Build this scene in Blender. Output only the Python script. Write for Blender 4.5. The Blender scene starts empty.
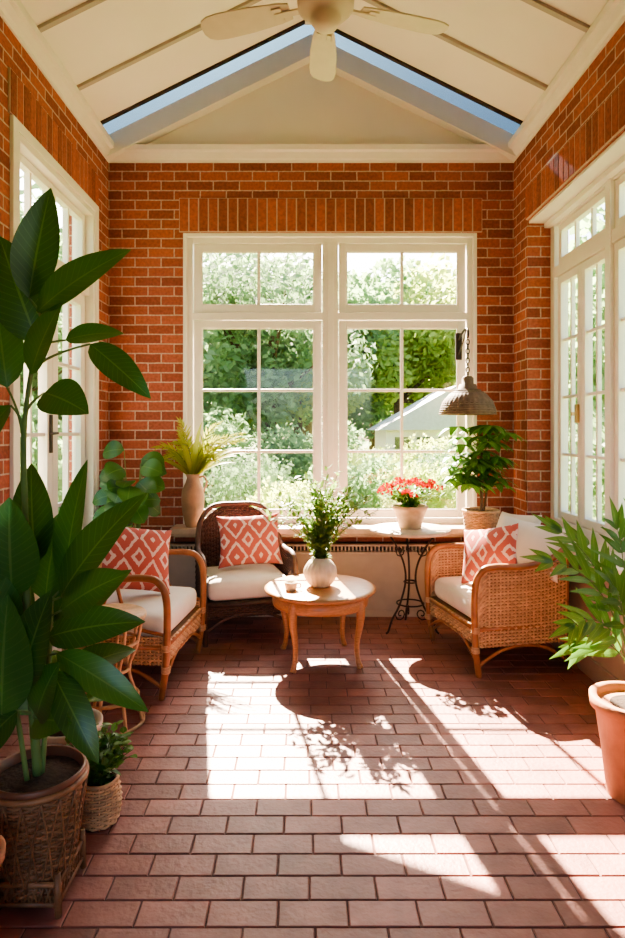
import bpy, math, random
from mathutils import Vector, Matrix
import bmesh
random.seed(7)
V=Vector
S=bpy.context.scene
def R(a,b): return random.uniform(a,b)

# ---------------------------------------------------------------- mesh builder
class MB:
    def __init__(s): s.v=[];s.f=[];s.m=[];s.uv=[];s.sm=[]
    def add(s,vs,fs,mat=0,smooth=True,uvs=None):
        o=len(s.v); s.v+=[tuple(p) for p in vs]
        s.f+=[tuple(i+o for i in f) for f in fs]
        s.m+=[mat]*len(fs); s.sm+=[smooth]*len(fs)
        s.uv+=uvs if uvs else [(0,0)]*len(vs)
    def box(s,x0,x1,y0,y1,z0,z1,mat=0,M=None):
        vs=[V((x,y,z)) for z in (z0,z1) for y in (y0,y1) for x in (x0,x1)]
        if M: vs=[M@p for p in vs]
        s.add(vs,[(0,2,3,1),(4,5,7,6),(0,1,5,4),(2,6,7,3),(0,4,6,2),(1,3,7,5)],mat,False)
    def prism(s,poly,axis,a,b,mat=0):
        def mk(p,t):
            if axis=='y': return (p[0],t,p[1])
            if axis=='x': return (t,p[0],p[1])
            return (p[0],p[1],t)
        n=len(poly)
        vs=[mk(p,a) for p in poly]+[mk(p,b) for p in poly]
        fs=[tuple(range(n)),tuple(range(2*n-1,n-1,-1))]+[(i,i+n,(i+1)%n+n,(i+1)%n) for i in range(n)]
        s.add(vs,fs,mat,False)
    def tube(s,pts,r,n=8,mat=0,closed=False,flat=1.0):
        pts=[V(p[:3]) for p in pts]; N=len(pts)
        rs=r if isinstance(r,(list,tuple)) else [r]*N
        vs=[];prev=None
        for i,p in enumerate(pts):
            if closed: t=pts[(i+1)%N]-pts[i-1]
            else: t=pts[min(i+1,N-1)]-pts[max(i-1,0)]
            if t.length<1e-9: t=V((0,0,1))
            t.normalize()
            if prev is None:
                a=V((0,0,1)) if abs(t.z)<.9 else V((1,0,0))
                u=(a-t*a.dot(t)).normalized()
            else:
                u=prev-t*prev.dot(t)
                u=u.normalized() if u.length>1e-6 else t.orthogonal().normalized()
            prev=u; w=t.cross(u)
            for k in range(n):
                a=2*math.pi*k/n
                vs.append(p+(u*math.cos(a)+w*math.sin(a)*flat)*rs[i])
        fs=[]
        for i in range(N if closed else N-1):
            j=(i+1)%N
            for k in range(n):
                fs.append((i*n+k,i*n+(k+1)%n,j*n+(k+1)%n,j*n+k))
        if not closed:
            fs.append(tuple(range(n-1,-1,-1))); fs.append(tuple(range((N-1)*n,N*n)))
        s.add(vs,fs,mat,True)
    def lathe(s,prof,c=(0,0,0),n=32,mat=0,rib=None,smooth=True):
        c=V(c); vs=[]
        for (r,z) in prof:
            for k in range(n):
                a=2*math.pi*k/n
                rr=r*(1+rib(a,z)) if rib else r
                vs.append(c+V((rr*math.cos(a),rr*math.sin(a),z)))
        fs=[]
        for i in range(len(prof)-1):
            for k in range(n):
                fs.append((i*n+k,i*n+(k+1)%n,(i+1)*n+(k+1)%n,(i+1)*n+k))
        s.add(vs,fs,mat,smooth)
        for idx,rev in ((0,True),(len(prof)-1,False)):
            if prof[idx][0]>1e-4:
                ring=[c+V((prof[idx][0]*math.cos(2*math.pi*k/n),prof[idx][0]*math.sin(2*math.pi*k/n),prof[idx][1])) for k in range(n)]
                s.add(ring,[tuple(range(n))[::-1] if rev else tuple(range(n))],mat,False)
    def rbox(s,c,size,r,puff=0,n=10,mat=0,M=None):
        c=V(c);h=[q/2 for q in size]
        for ax in range(3):
            for sg in (-1,1):
                vs=[];fs=[]
                for i in range(n+1):
                    for j in range(n+1):
                        a=-math.cos(math.pi*i/n);b=-math.cos(math.pi*j/n)
                        p=[0,0,0];p[ax]=sg;p[(ax+1)%3]=a;p[(ax+2)%3]=b
                        q=V([p[k]*h[k] for k in range(3)])
                        inner=V([max(-h[k]+r,min(h[k]-r,q[k])) for k in range(3)])
                        d=q-inner
                        if d.length>1e-7: q=inner+d.normalized()*r
                        x=q.x/h[0];y=q.y/h[1]
                        q.z+=(1 if q.z>0 else -.3)*puff*max(0,1-x*x)*max(0,1-y*y)
                        q=c+q
                        vs.append(M@q if M else q)
                for i in range(n):
                    for j in range(n):
                        f=(i*(n+1)+j,(i+1)*(n+1)+j,(i+1)*(n+1)+j+1,i*(n+1)+j+1)
                        fs.append(f if sg>0 else f[::-1])
                s.add(vs,fs,mat,True)
    def leaf(s,b,t,w,up=(0,0,1),sag=.15,mat=0,seg=7,fold=.25,shape=0,cols=3):
        b=V(b);t=V(t);up=V(up);L=(t-b).length
        c=(b+t)/2+up*sag*L*1.0
        vs=[];uv=[];fs=[]
        for i in range(seg+1):
            q=i/seg
            p=b*(1-q)**2+c*2*q*(1-q)+t*q*q
            tan=((c-b)*(1-q)+(t-c)*q)
            if tan.length<1e-8: tan=t-b
            tan.normalize()
            sd=tan.cross(up)
            if sd.length<1e-3: sd=tan.orthogonal()
            sd.normalize(); nm=sd.cross(tan)
            if shape==0: ww=math.sin(math.pi*min(1,q**.75))**.8 if 0<q<1 else 0.02
            elif shape==1: ww=math.sin(math.pi*q**.6)**1.0 if 0<q<1 else 0.02
            else: ww=(math.sin(math.pi*q**1.0)**.6) if 0<q<1 else 0.02
            ww=max(ww,.02)*w/2
            for k in range(cols):
                cc=-1+2*k/(cols-1)
                vs.append(p+sd*ww*cc+nm*fold*ww*abs(cc)**1.3)
                uv.append((cc*.5+.5,q))
        for i in range(seg):
            for k in range(cols-1):
                a=i*cols+k
                fs.append((a,a+1,a+cols+1,a+cols))
        s.add(vs,fs,mat,True,uv)
    def weave(s,f,nu,nv,r,amp,mat=0,back=None,closed=False):
        def nrm(u,v):
            e=.01
            a=f(min(u+e,1),v)-f(max(u-e,0),v); b=f(u,min(v+e,1))-f(u,max(v-e,0))
            n=a.cross(b); return n.normalized() if n.length>1e-9 else V((0,0,1))
        for j in range(nv):
            v=(j+.5)/nv; pts=[]
            m=2*nu
            for i in range(m if closed else m+1):
                u=i/m
                o=0
                if i%2==0: o=amp*(1 if ((i//2+j)%2) else -1)
                pts.append(f(u,v)+nrm(u,v)*o)
            s.tube(pts,r,4,mat,closed)
        for i in range(nu if closed else nu+1):
            u=i/nu
            s.tube([f(u,k/6) for k in range(7)],r*.8,4,mat)
        if back is not None:
            a,b=nu,6; vs=[];fs=[]
            for i in range(a+1):
                for k in range(b+1): vs.append(f(i/a,k/b))
            for i in range(a):
                for k in range(b):
                    q=i*(b+1)+k; fs.append((q,q+b+1,q+b+2,q+1))
            s.add(vs,fs,back,True)
    def build(s,name,mats,parent=None,M=None,bevel=0,weld=False,sub=0):
        me=bpy.data.meshes.new(name)
        me.from_pydata(s.v,[],s.f)
        for m in mats: me.materials.append(m)
        me.polygons.foreach_set('material_index',s.m)
        me.polygons.foreach_set('use_smooth',s.sm)
        ul=me.uv_layers.new(name='UVMap')
        li=[0]*len(me.loops); me.loops.foreach_get('vertex_index',li)
        d=[]
        for i in li: d+=s.uv[i]
        ul.data.foreach_set('uv',d)
        me.update()
        if weld:
            bm=bmesh.new();bm.from_mesh(me);bmesh.ops.remove_doubles(bm,verts=bm.verts,dist=.0004)
            bmesh.ops.recalc_face_normals(bm,faces=bm.faces);bm.to_mesh(me);bm.free()
        o=bpy.data.objects.new(name,me); S.collection.objects.link(o)
        if parent: o.parent=parent
        if M: o.matrix_local=M
        if bevel:
            b=o.modifiers.new('bevel','BEVEL');b.width=bevel;b.segments=2;b.limit_method='ANGLE'
        return o

def cr(pts,k=6):
    P=[tuple(p) for p in pts];n=len(P);out=[]
    for i in range(n-1):
        p0=P[max(i-1,0)];p1=P[i];p2=P[i+1];p3=P[min(i+2,n-1)]
        for j in range(k):
            t=j/k
            out.append(tuple(.5*((2*b)+(c-a)*t+(2*a-5*b+4*c-d)*t*t+(-a+3*b-3*c+d)*t**3) for a,b,c,d in zip(p0,p1,p2,p3)))
    out.append(P[-1]); return out
def empty(name,loc=(0,0,0),rz=0):
    e=bpy.data.objects.new(name,None);e.empty_display_size=.1
    e.location=loc;e.rotation_euler=(0,0,rz);S.collection.objects.link(e);return e

# ---------------------------------------------------------------- materials
def newmat(name):
    m=bpy.data.materials.new(name);m.use_nodes=True
    nt=m.node_tree; b=nt.nodes['Principled BSDF'];return m,nt,b
def N(nt,t,**k):
    n=nt.nodes.new(t)
    for a,v in k.items(): setattr(n,a,v)
    return n
def math_(nt,op,a,b=None,c=None):
    n=N(nt,'ShaderNodeMath',operation=op)
    for i,x in enumerate((a,b,c)):
        if x is None: continue
        if isinstance(x,(int,float)): n.inputs[i].default_value=x
        else: nt.links.new(x,n.inputs[i])
    return n.outputs[0]
def mixc(nt,f,a,b,mode='MIX'):
    n=N(nt,'ShaderNodeMix',data_type='RGBA',blend_type=mode)
    for i,x in ((0,f),(6,a),(7,b)):
        if isinstance(x,(int,float)): n.inputs[i].default_value=x
        elif isinstance(x,tuple): n.inputs[i].default_value=(*x,1)
        else: nt.links.new(x,n.inputs[i])
    return n.outputs[2]
def simple(name,col,rough=.6,metal=0,var=.15,scale=12,bump=0,bscale=60,island=0,stretch=None):
    m,nt,b=newmat(name)
    tc=N(nt,'ShaderNodeTexCoord'); src=tc.outputs['Object']
    if stretch:
        mp=N(nt,'ShaderNodeMapping');mp.inputs['Scale'].default_value=stretch
        nt.links.new(src,mp.inputs[0]);src=mp.outputs[0]
    n=N(nt,'ShaderNodeTexNoise');n.inputs['Scale'].default_value=scale;n.inputs['Detail'].default_value=5
    nt.links.new(src,n.inputs['Vector'])
    dark=tuple(c*(1-var) for c in col);lite=tuple(min(1,c*(1+var)) for c in col)
    r=N(nt,'ShaderNodeMapRange');r.inputs[1].default_value=.3;r.inputs[2].default_value=.7
    nt.links.new(n.outputs[0],r.inputs[0])
    c=mixc(nt,r.outputs[0],dark,lite)
    if island:
        g=N(nt,'ShaderNodeNewGeometry')
        v=math_(nt,'MULTIPLY_ADD',g.outputs['Random Per Island'],island*2,1-island)
        hs=N(nt,'ShaderNodeHueSaturation');nt.links.new(c,hs.inputs['Color']);nt.links.new(v,hs.inputs['Value']);c=hs.outputs[0]
    nt.links.new(c,b.inputs['Base Color'])
    b.inputs['Roughness'].default_value=rough;b.inputs['Metallic'].default_value=metal
    if bump:
        n2=N(nt,'ShaderNodeTexNoise');n2.inputs['Scale'].default_value=bscale;nt.links.new(src,n2.inputs['Vector'])
        bp=N(nt,'ShaderNodeBump');bp.inputs['Strength'].default_value=bump;bp.inputs['Distance'].default_value=.01
        nt.links.new(n2.outputs[0],bp.inputs['Height']);nt.links.new(bp.outputs[0],b.inputs['Normal'])
    return m
def leafmat(name,col,col2,rough=.35,trans=.3,vein=(.35,.5,.15)):
    m,nt,b=newmat(name)
    g=N(nt,'ShaderNodeNewGeometry')
    c=mixc(nt,g.outputs['Random Per Island'],col,col2)
    uv=N(nt,'ShaderNodeUVMap');sp=N(nt,'ShaderNodeSeparateXYZ');nt.links.new(uv.outputs[0],sp.inputs[0])
    d=math_(nt,'ABSOLUTE',math_(nt,'SUBTRACT',sp.outputs[0],.5))
    rib=math_(nt,'LESS_THAN',d,.022)
    sv=math_(nt,'SUBTRACT',sp.outputs[1],math_(nt,'MULTIPLY',d,.35))
    ln=math_(nt,'ABSOLUTE',math_(nt,'SUBTRACT',math_(nt,'FRACT',math_(nt,'MULTIPLY',sv,14)),.5))
    side=math_(nt,'MULTIPLY',math_(nt,'LESS_THAN',ln,.06),.25)
    f=math_(nt,'MAXIMUM',math_(nt,'MULTIPLY',rib,.6),side)
    c=mixc(nt,f,c,vein)
    nt.links.new(c,b.inputs['Base Color']);b.inputs['Roughness'].default_value=rough
    tr=N(nt,'ShaderNodeBsdfTranslucent')
    c2=mixc(nt,.5,c,tuple(min(1,x*2.2) for x in col2))
    nt.links.new(c2,tr.inputs[0])
    mx=N(nt,'ShaderNodeMixShader');mx.inputs[0].default_value=trans
    nt.links.new(b.outputs[0],mx.inputs[1]);nt.links.new(tr.outputs[0],mx.inputs[2])
    nt.links.new(mx.outputs[0],nt.nodes['Material Output'].inputs[0])
    return m

def brickmat():
    m,nt,b=newmat('red_brick')
    tc=N(nt,'ShaderNodeTexCoord');sp=N(nt,'ShaderNodeSeparateXYZ');nt.links.new(tc.outputs['Object'],sp.inputs[0])
    g=N(nt,'ShaderNodeNewGeometry');sn=N(nt,'ShaderNodeSeparateXYZ');nt.links.new(g.outputs['True Normal'],sn.inputs[0])
    isx=math_(nt,'GREATER_THAN',math_(nt,'ABSOLUTE',sn.outputs[0]),.5)
    u=math_(nt,'ADD',math_(nt,'MULTIPLY',isx,sp.outputs[1]),math_(nt,'MULTIPLY',math_(nt,'SUBTRACT',1,isx),sp.outputs[0]))
    cb=N(nt,'ShaderNodeCombineXYZ');nt.links.new(u,cb.inputs[0]);nt.links.new(sp.outputs[2],cb.inputs[1])
    nz=N(nt,'ShaderNodeTexNoise');nz.inputs['Scale'].default_value=14;nt.links.new(tc.outputs['Object'],nz.inputs['Vector'])
    off=N(nt,'ShaderNodeVectorMath',operation='MULTIPLY_ADD');nt.links.new(nz.outputs['Color'],off.inputs[0])
    off.inputs[1].default_value=(.006,.006,0);nt.links.new(cb.outputs[0],off.inputs[2])
    bt=N(nt,'ShaderNodeTexBrick');nt.links.new(off.outputs[0],bt.inputs['Vector'])
    bt.inputs['Scale'].default_value=1;bt.inputs['Brick Width'].default_value=.215;bt.inputs['Row Height'].default_value=.079
    bt.inputs['Mortar Size'].default_value=.0058;bt.inputs['Mortar Smooth'].default_value=.2
    bt.inputs['Color1'].default_value=(.43,.118,.070,1);bt.inputs['Color2'].default_value=(.25,.064,.043,1);bt.inputs['Mortar'].default_value=(.54,.38,.30,1)
    n3=N(nt,'ShaderNodeTexNoise');n3.inputs['Scale'].default_value=45;n3.inputs['Detail'].default_value=6;nt.links.new(tc.outputs['Object'],n3.inputs['Vector'])
    r=N(nt,'ShaderNodeMapRange');r.inputs[1].default_value=.3;r.inputs[2].default_value=.7;r.inputs[3].default_value=.74;r.inputs[4].default_value=1.2
    nt.links.new(n3.outputs[0],r.inputs[0])
    hs=N(nt,'ShaderNodeHueSaturation');nt.links.new(bt.outputs['Color'],hs.inputs['Color']);nt.links.new(r.outputs[0],hs.inputs['Value'])
    nt.links.new(hs.outputs[0],b.inputs['Base Color']);b.inputs['Roughness'].default_value=.85
    h=math_(nt,'ADD',math_(nt,'MULTIPLY',math_(nt,'SUBTRACT',1,bt.outputs['Fac']),1),math_(nt,'MULTIPLY',n3.outputs[0],.35))
    bp=N(nt,'ShaderNodeBump');bp.inputs['Strength'].default_value=.7;bp.inputs['Distance'].default_value=.008
    nt.links.new(h,bp.inputs['Height']);nt.links.new(bp.outputs[0],b.inputs['Normal'])
    return m
def ikatmat():
    m,nt,b=newmat('coral_ikat_fabric')
    tc=N(nt,'ShaderNodeTexCoord')
    nz=N(nt,'ShaderNodeTexNoise');nz.inputs['Scale'].default_value=34;nt.links.new(tc.outputs['Object'],nz.inputs['Vector'])
    off=N(nt,'ShaderNodeVectorMath',operation='MULTIPLY_ADD');nt.links.new(nz.outputs['Color'],off.inputs[0]);off.inputs[1].default_value=(.022,.022,0);nt.links.new(tc.outputs['Object'],off.inputs[2])
    sp=N(nt,'ShaderNodeSeparateXYZ');nt.links.new(off.outputs[0],sp.inputs[0])
    def tri(x,k,o): return math_(nt,'ABSOLUTE',math_(nt,'SUBTRACT',math_(nt,'FRACT',math_(nt,'MULTIPLY_ADD',x,k,o)),.5))
    a=tri(sp.outputs[0],5.6,.5);c=tri(sp.outputs[1],4.2,.5)
    s=math_(nt,'FRACT',math_(nt,'MULTIPLY',math_(nt,'ADD',a,c),2.6))
    f=math_(nt,'LESS_THAN',math_(nt,'ABSOLUTE',math_(nt,'SUBTRACT',s,.5)),.15)
    col=mixc(nt,f,(.54,.13,.10),(.78,.58,.51))
    nt.links.new(col,b.inputs['Base Color']);b.inputs['Roughness'].default_value=.9
    n2=N(nt,'ShaderNodeTexNoise');n2.inputs['Scale'].default_value=220;nt.links.new(tc.outputs['Object'],n2.inputs['Vector'])
    bp=N(nt,'ShaderNodeBump');bp.inputs['Strength'].default_value=.2;bp.inputs['Distance'].default_value=.004
    nt.links.new(n2.outputs[0],bp.inputs['Height']);nt.links.new(bp.outputs[0],b.inputs['Normal'])
    return m
def glassmat(name='window_glass',col=(.97,.98,.98),gl=.03):
    m,nt,b=newmat(name)
    t=N(nt,'ShaderNodeBsdfTransparent');t.inputs[0].default_value=(*col,1)
    g=N(nt,'ShaderNodeBsdfGlossy');g.inputs['Roughness'].default_value=.02
    mx=N(nt,'ShaderNodeMixShader');mx.inputs[0].default_value=gl
    nt.links.new(t.outputs[0],mx.inputs[1]);nt.links.new(g.outputs[0],mx.inputs[2])
    nt.links.new(mx.outputs[0],nt.nodes['Material Output'].inputs[0]);return m

M_brick=brickmat()
M_sold=simple('soldier_brick',(.34,.092,.058),.85,var=.25,scale=40,bump=.4,bscale=80,island=.3)
M_mortar=simple('mortar',(.54,.38,.30),.95,var=.1,bump=.3)
M_white=simple('white_painted_wood',(.86,.80,.73),.4,var=.02)
M_cream=simple('cream_plaster',(.86,.79,.71),.8,var=.02,scale=3)
M_batten=simple('ceiling_batten_paint',(.42,.36,.31),.6,var=.04)
M_paver=simple('clay_paver',(.275,.108,.085),.5,var=.2,scale=9,bump=.25,bscale=50,island=.22)
M_joint=simple('paver_joint',(.12,.062,.052),.95,var=.2,scale=40)
M_glass=glassmat()
M_sky=glassmat('skylight_glass',(.16,.22,.27),.1)
M_beige=simple('beige_panel_paint',(.46,.36,.28),.7,var=.05)
M_sill=simple('stone_sill',(.52,.39,.29),.5,var=.12,scale=20)
M_rattan=simple('rattan',(.25,.115,.052),.5,var=.25,scale=25,island=.25)
M_rattanD=simple('rattan_backing',(.22,.11,.045),.7,var=.2)
M_cane=simple('honey_cane_weave',(.60,.36,.19),.55,var=.2,scale=30,island=.15)
M_pole=simple('bent_wood_pole',(.34,.135,.05),.35,var=.25,scale=14)
M_dark=simple('dark_wicker',(.075,.036,.022),.5,var=.3,scale=30,island=.3)
M_cush=simple('off_white_linen',(.80,.72,.63),.95,var=.04,bump=.15,bscale=150)
M_ikat=ikatmat()
M_wood=simple('coffee_table_oak',(.44,.21,.085),.35,var=.22,scale=8,stretch=(1.5,14,14))
M_terra=simple('terracotta',(.46,.18,.085),.75,var=.18,scale=10,bump=.15)
M_brownpot=simple('brown_glazed_pot',(.17,.065,.036),.4,var=.2,scale=8)
M_soil=simple('potting_soil',(.045,.025,.015),1,var=.4,scale=60,bump=.8)
M_iron=simple('wrought_iron',(.05,.035,.03),.5,metal=.6)
M_cer=simple('cream_ceramic',(.66,.54,.40),.45,var=.14,scale=18)
M_tan=simple('tan_clay',(.52,.35,.22),.7,var=.15,scale=18)
M_jug=simple('stoneware_jug',(.38,.24,.15),.6,var=.25,scale=8,bump=.2)
M_lamp=simple('woven_lamp_shade',(.19,.125,.085),.7,var=.25,scale=20,island=.2)
M_fan=simple('fan_cream_enamel',(.66,.56,.44),.4,var=.04)
M_brass=simple('aged_brass',(.55,.38,.18),.3,metal=.9)
M_bark=simple('bark',(.12,.075,.045),.9,var=.3,bump=.5)
M_stem=simple('green_stem',(.14,.22,.06),.6)
M_twig=simple('brown_stem',(.14,.085,.04),.7)
M_L_dark=leafmat('rubber_leaf',(.024,.080,.015),(.055,.16,.026),.30,.24,(.15,.28,.07))
M_L_mid=leafmat('green_leaf',(.055,.15,.022),(.12,.26,.045),.4,.35)
M_L_lime=leafmat('lime_leaf',(.20,.28,.035),(.42,.42,.07),.4,.4,(.5,.55,.2))
M_L_olive=leafmat('olive_leaf',(.08,.17,.028),(.17,.27,.055),.5,.35,(.2,.3,.1))
M_red=simple('red_petal',(.78,.035,.02),.6,var=.2,island=.2)
M_tree1=leafmat('tree_leaf_cool',(.11,.20,.09),(.24,.35,.17),.6,.5,(.3,.4,.2))
M_tree2=leafmat('tree_leaf_warm',(.24,.36,.08),(.42,.52,.15),.6,.5,(.45,.5,.2))
M_grass=simple('lawn',(.14,.20,.065),.95,var=.3,scale=4)
M_roofg=simple('pale_slate_roof',(.50,.52,.55),.5,var=.08)

# ---------------------------------------------------------------- room shell
XL,XR,YB=-1.62,1.72,5.11
YF=-1.6
ZC=3.80
RX,RZ=.05,4.63
mb=MB()
mb.box(XL-.2,XR+.25,YF-.2,YB+.2,-.12,-.005,1)
g=.0022
def paver(x0,x1,y0,y1):
    a0,a1=max(x0+g,XL-.19),min(x1-g,XR+.24); b0,b1=max(y0+g,YF-.19),min(y1-g,YB+.19)
    if a1-a0<.02 or b1-b0<.02: return
    e=.003;z=R(-.0015,0)
    vs=[(a0,b0,-.01),(a1,b0,-.01),(a1,b1,-.01),(a0,b1,-.01),(a0,b0,z-e),(a1,b0,z-e),(a1,b1,z-e),(a0,b1,z-e),(a0+e,b0+e,z),(a1-e,b0+e,z),(a1-e,b1-e,z),(a0+e,b1-e,z)]
    fs=[(8,9,10,11)]
    for k in range(4):
        k2=(k+1)%4
        fs+=[(k,k2,k2+4,k+4),(k+4,k2+4,k2+8,k+8)]
    mb.add(vs,fs,0,False)
y=YF-.2;row=0
while y<YB+.2:
    L,h=.218,.108
    x=XL-.2-(row%2)*L/2-R(0,.02)
    while x<XR+.25:
        paver(x,x+L,y,y+h); x+=L
    y+=h;row+=1
mb.build('floor',[M_paver,M_joint])

T=.2
OX0,OX1,OZ0,OZ1=-1.006,1.418,.692,3.124
mb=MB()
mb.box(XL-T,OX0,YB,YB+T,0,ZC); mb.box(OX1,XR+T,YB,YB+T,0,ZC)
mb.box(OX0,OX1,YB,YB+T,0,OZ0); mb.box(OX0,OX1,YB,YB+T,OZ1,ZC)
mb.build('wall_back',[M_brick])
mb=MB(); mb.prism([(XL-T,ZC),(XR+T,ZC),(XR,ZC+.001),(RX,RZ),(XL,ZC+.001)],'y',YB,YB+T)
mb.build('wall_gable',[M_cream])
LY0,LY1,LZ1=3.43,4.78,3.2
mb=MB()
mb.box(XL-T,XL,LY1,YB,0,ZC); mb.box(XL-T,XL,YF,LY0,0,ZC); mb.box(XL-T,XL,LY0,LY1,LZ1,ZC)
mb.build('wall_left',[M_brick])
RY0,RY1,RZ1,RS=2.1,4.80,3.12,.76
mb=MB()
mb.box(XR,XR+.32,RY1,YB,0,ZC); mb.box(XR,XR+.32,YF,RY0,0,ZC); mb.box(XR,XR+.32,RY0,RY1,RZ1,ZC)
mb.box(XR+.02,XR+.3,RY0,RY1,0,RS-.04,1)
mb.build('wall_right',[M_brick,M_beige])
mb=MB()
mb.box(XL-T,-1.2,YF-T,YF,0,ZC); mb.box(1.3,XR+T,YF-T,YF,0,ZC); mb.box(-1.2,1.3,YF-T,YF,2.7,ZC)
mb.prism([(XL,ZC),(XR,ZC),(RX,RZ)],'y',YF-T,YF,0)
mb.build('wall_front',[M_brick])

mb=MB()
def soldier_x(x0,x1,y,z0,z1):
    n=int((x1-x0)/.078);w=(x1-x0)/n
    mb.box(x0,x1,y-.0125,y+.03,z0,z1,1)
    for i in range(n):
        mb.box(x0+i*w+.006,x0+(i+1)*w-.006,y-.015-R(0,.003),y+.02,z0+.006,z1-.006,0)
def soldier_y(y0,y1,xa,sg,z0,z1):
    n=int((y1-y0)/.078);w=(y1-y0)/n
    a,b=sorted((xa+sg*.0125,xa-sg*.03)); mb.box(a,b,y0,y1,z0,z1,1)
    for i in range(n):
        a,b=sorted((xa+sg*(.015+R(0,.003)),xa-sg*.02))
        mb.box(a,b,y0+i*w+.006,y0+(i+1)*w-.006,z0+.006,z1-.006,0)
soldier_x(OX0-.03,OX1+.04,YB,OZ1+.004,OZ1+.285)
soldier_y(LY0-.05,LY1+.05,XL,1,LZ1+.034,LZ1+.28)
soldier_y(RY0,RY1,XR,-1,RZ1+.004,RZ1+.25)
mb.build('trim_soldier_course',[M_sold,M_mortar],bevel=.002)

sl=(RZ-ZC)/(RX-XL); sr=(RZ-ZC)/(XR-RX)
mb=MB()
YS=4.70
def slope(x): return ZC+(x-XL)*sl if x<RX else ZC+(XR-x)*sr
mb.prism([(XL-T,ZC-T*sl),(RX,RZ),(RX,RZ+.12),(XL-T,ZC-T*sl+.12)],'y',YF-T,YS,0)
mb.prism([(RX,RZ),(XR+T,ZC-T*sr),(XR+T,ZC-T*sr+.12),(RX,RZ+.12)],'y',YF-T,YS,0)
mb.build('ceiling',[M_cream])
mb=MB()
mb.prism([(XL-T,ZC-T*sl+.07),(RX,RZ+.07),(RX,RZ+.08),(XL-T,ZC-T*sl+.08)],'y',YS,YB+.02,0)
mb.prism([(RX,RZ+.07),(XR+T,ZC-T*sr+.07),(XR+T,ZC-T*sr+.08),(RX,RZ+.08)],'y',YS,YB+.02,0)
for a,b in ((YS-.012,YS+.018),):
    mb.prism([(XL,ZC-.018),(RX,RZ-.018),(RX,RZ+.06),(XL,ZC+.06)],'y',a,b,1)
    mb.prism([(RX,RZ-.018),(XR,ZC-.018),(XR,ZC+.06),(RX,RZ+.06)],'y',a,b,1)
for a,b in ((YB-.10,YB),):
    mb.prism([(XL,ZC-.10),(RX,RZ-.10),(RX,RZ+.07),(XL,ZC+.07)],'y',a,b,2)
    mb.prism([(RX,RZ-.10),(XR,ZC-.10),(XR,ZC+.07),(RX,RZ+.07)],'y',a,b,2)
mb.build('window_skylight',[M_sky,M_iron,M_white])
mb=MB()
y=4.22
while y>YF:
    for (xa,xb) in ((XL,RX),(RX,XR)):
        za,zb=slope(xa),slope(xb)
        mb.prism([(xa,za-.022),(xb,zb-.022),(xb,zb+.01),(xa,za+.01)],'y',y-.018,y+.018,0)
    y-=.62
mb.box(RX-.05,RX+.05,YF,YS,RZ-.06,RZ+.02,1)
mb.build('trim_ceiling_battens',[M_batten,M_white])
mb=MB()
prof=[(0,-.10),(.012,-.10),(.016,-.08),(.03,-.07),(.05,-.03),(.075,-.02),(.08,0.02),(0,.04)]
mb.prism([(YB-a,ZC+b+.0) for a,b in prof],'x',XL,XR)
mb.prism([(XL+a,ZC+b) for a,b in prof],'y',YF,YB)
mb.prism([(XR-a,ZC+b) for a,b in prof],'y',YF,YB)
mb.build('trim_crown_moulding',[M_white])

# ---------------------------------------------------------------- windows
def frame_x(mb,x0,x1,z0,z1,w,ya,yb,mat=0):
    mb.box(x0,x0+w,ya,yb,z0,z1,mat);mb.box(x1-w,x1,ya,yb,z0,z1,mat)
    mb.box(x0+w,x1-w,ya,yb,z0,z0+w,mat);mb.box(x0+w,x1-w,ya,yb,z1-w,z1,mat)
mb=MB()
y0=YB+.03
frame_x(mb,OX0,OX1,OZ0,OZ1,.075,y0,y0+.07)
frame_x(mb,OX0+.0,OX1,OZ0,OZ1,.03,y0-.03,y0+.02)
mb.box(.145,.275,y0,y0+.05,OZ0+.07,OZ1-.07)
mb.box(.185,.235,y0-.012,y0+.02,OZ0+.07,OZ1-.07)
mb.box(OX0+.07,OX1-.07,y0+.002,y0+.045,2.415,2.475)
units=[(OX0+.075,.145,-.385),(.275,OX1-.075,.807)]
gl=MB()
for (a,b,c) in units:
    for (z0,z1,rows) in ((2.475,OZ1-.075,[]),(OZ0+.075,2.415,[1.83,1.32])):
        w=.062
        frame_x(mb,a+.006,b-.006,z0+.004,z1-.004,w,y0+.02,y0+.045)
        frame_x(mb,a+.055,b-.055,z0+.050,z1-.050,.024,y0+.026,y0+.042)
        mb.box(c-.013,c+.013,y0+.026,y0+.042,z0+.06,z1-.06)
        for r in rows: mb.box(a+.06,b-.06,y0+.027,y0+.041,r-.012,r+.012)
        gl.box(a+.06,b-.06,y0+.033,y0+.036,z0+.06,z1-.06)
w1=empty('window_1')
mb.build('frame',[M_white],w1,bevel=.004); gl.build('glass',[M_glass],w1)
mb=MB()
mb.box(OX0-.06,OX1+.06,4.88,YB+.03,.675,.725)
mb.box(OX0-.04,OX1+.04,4.93,YB,.645,.675)
mb.build('trim_window_sill',[M_sill],bevel=.008)

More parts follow.
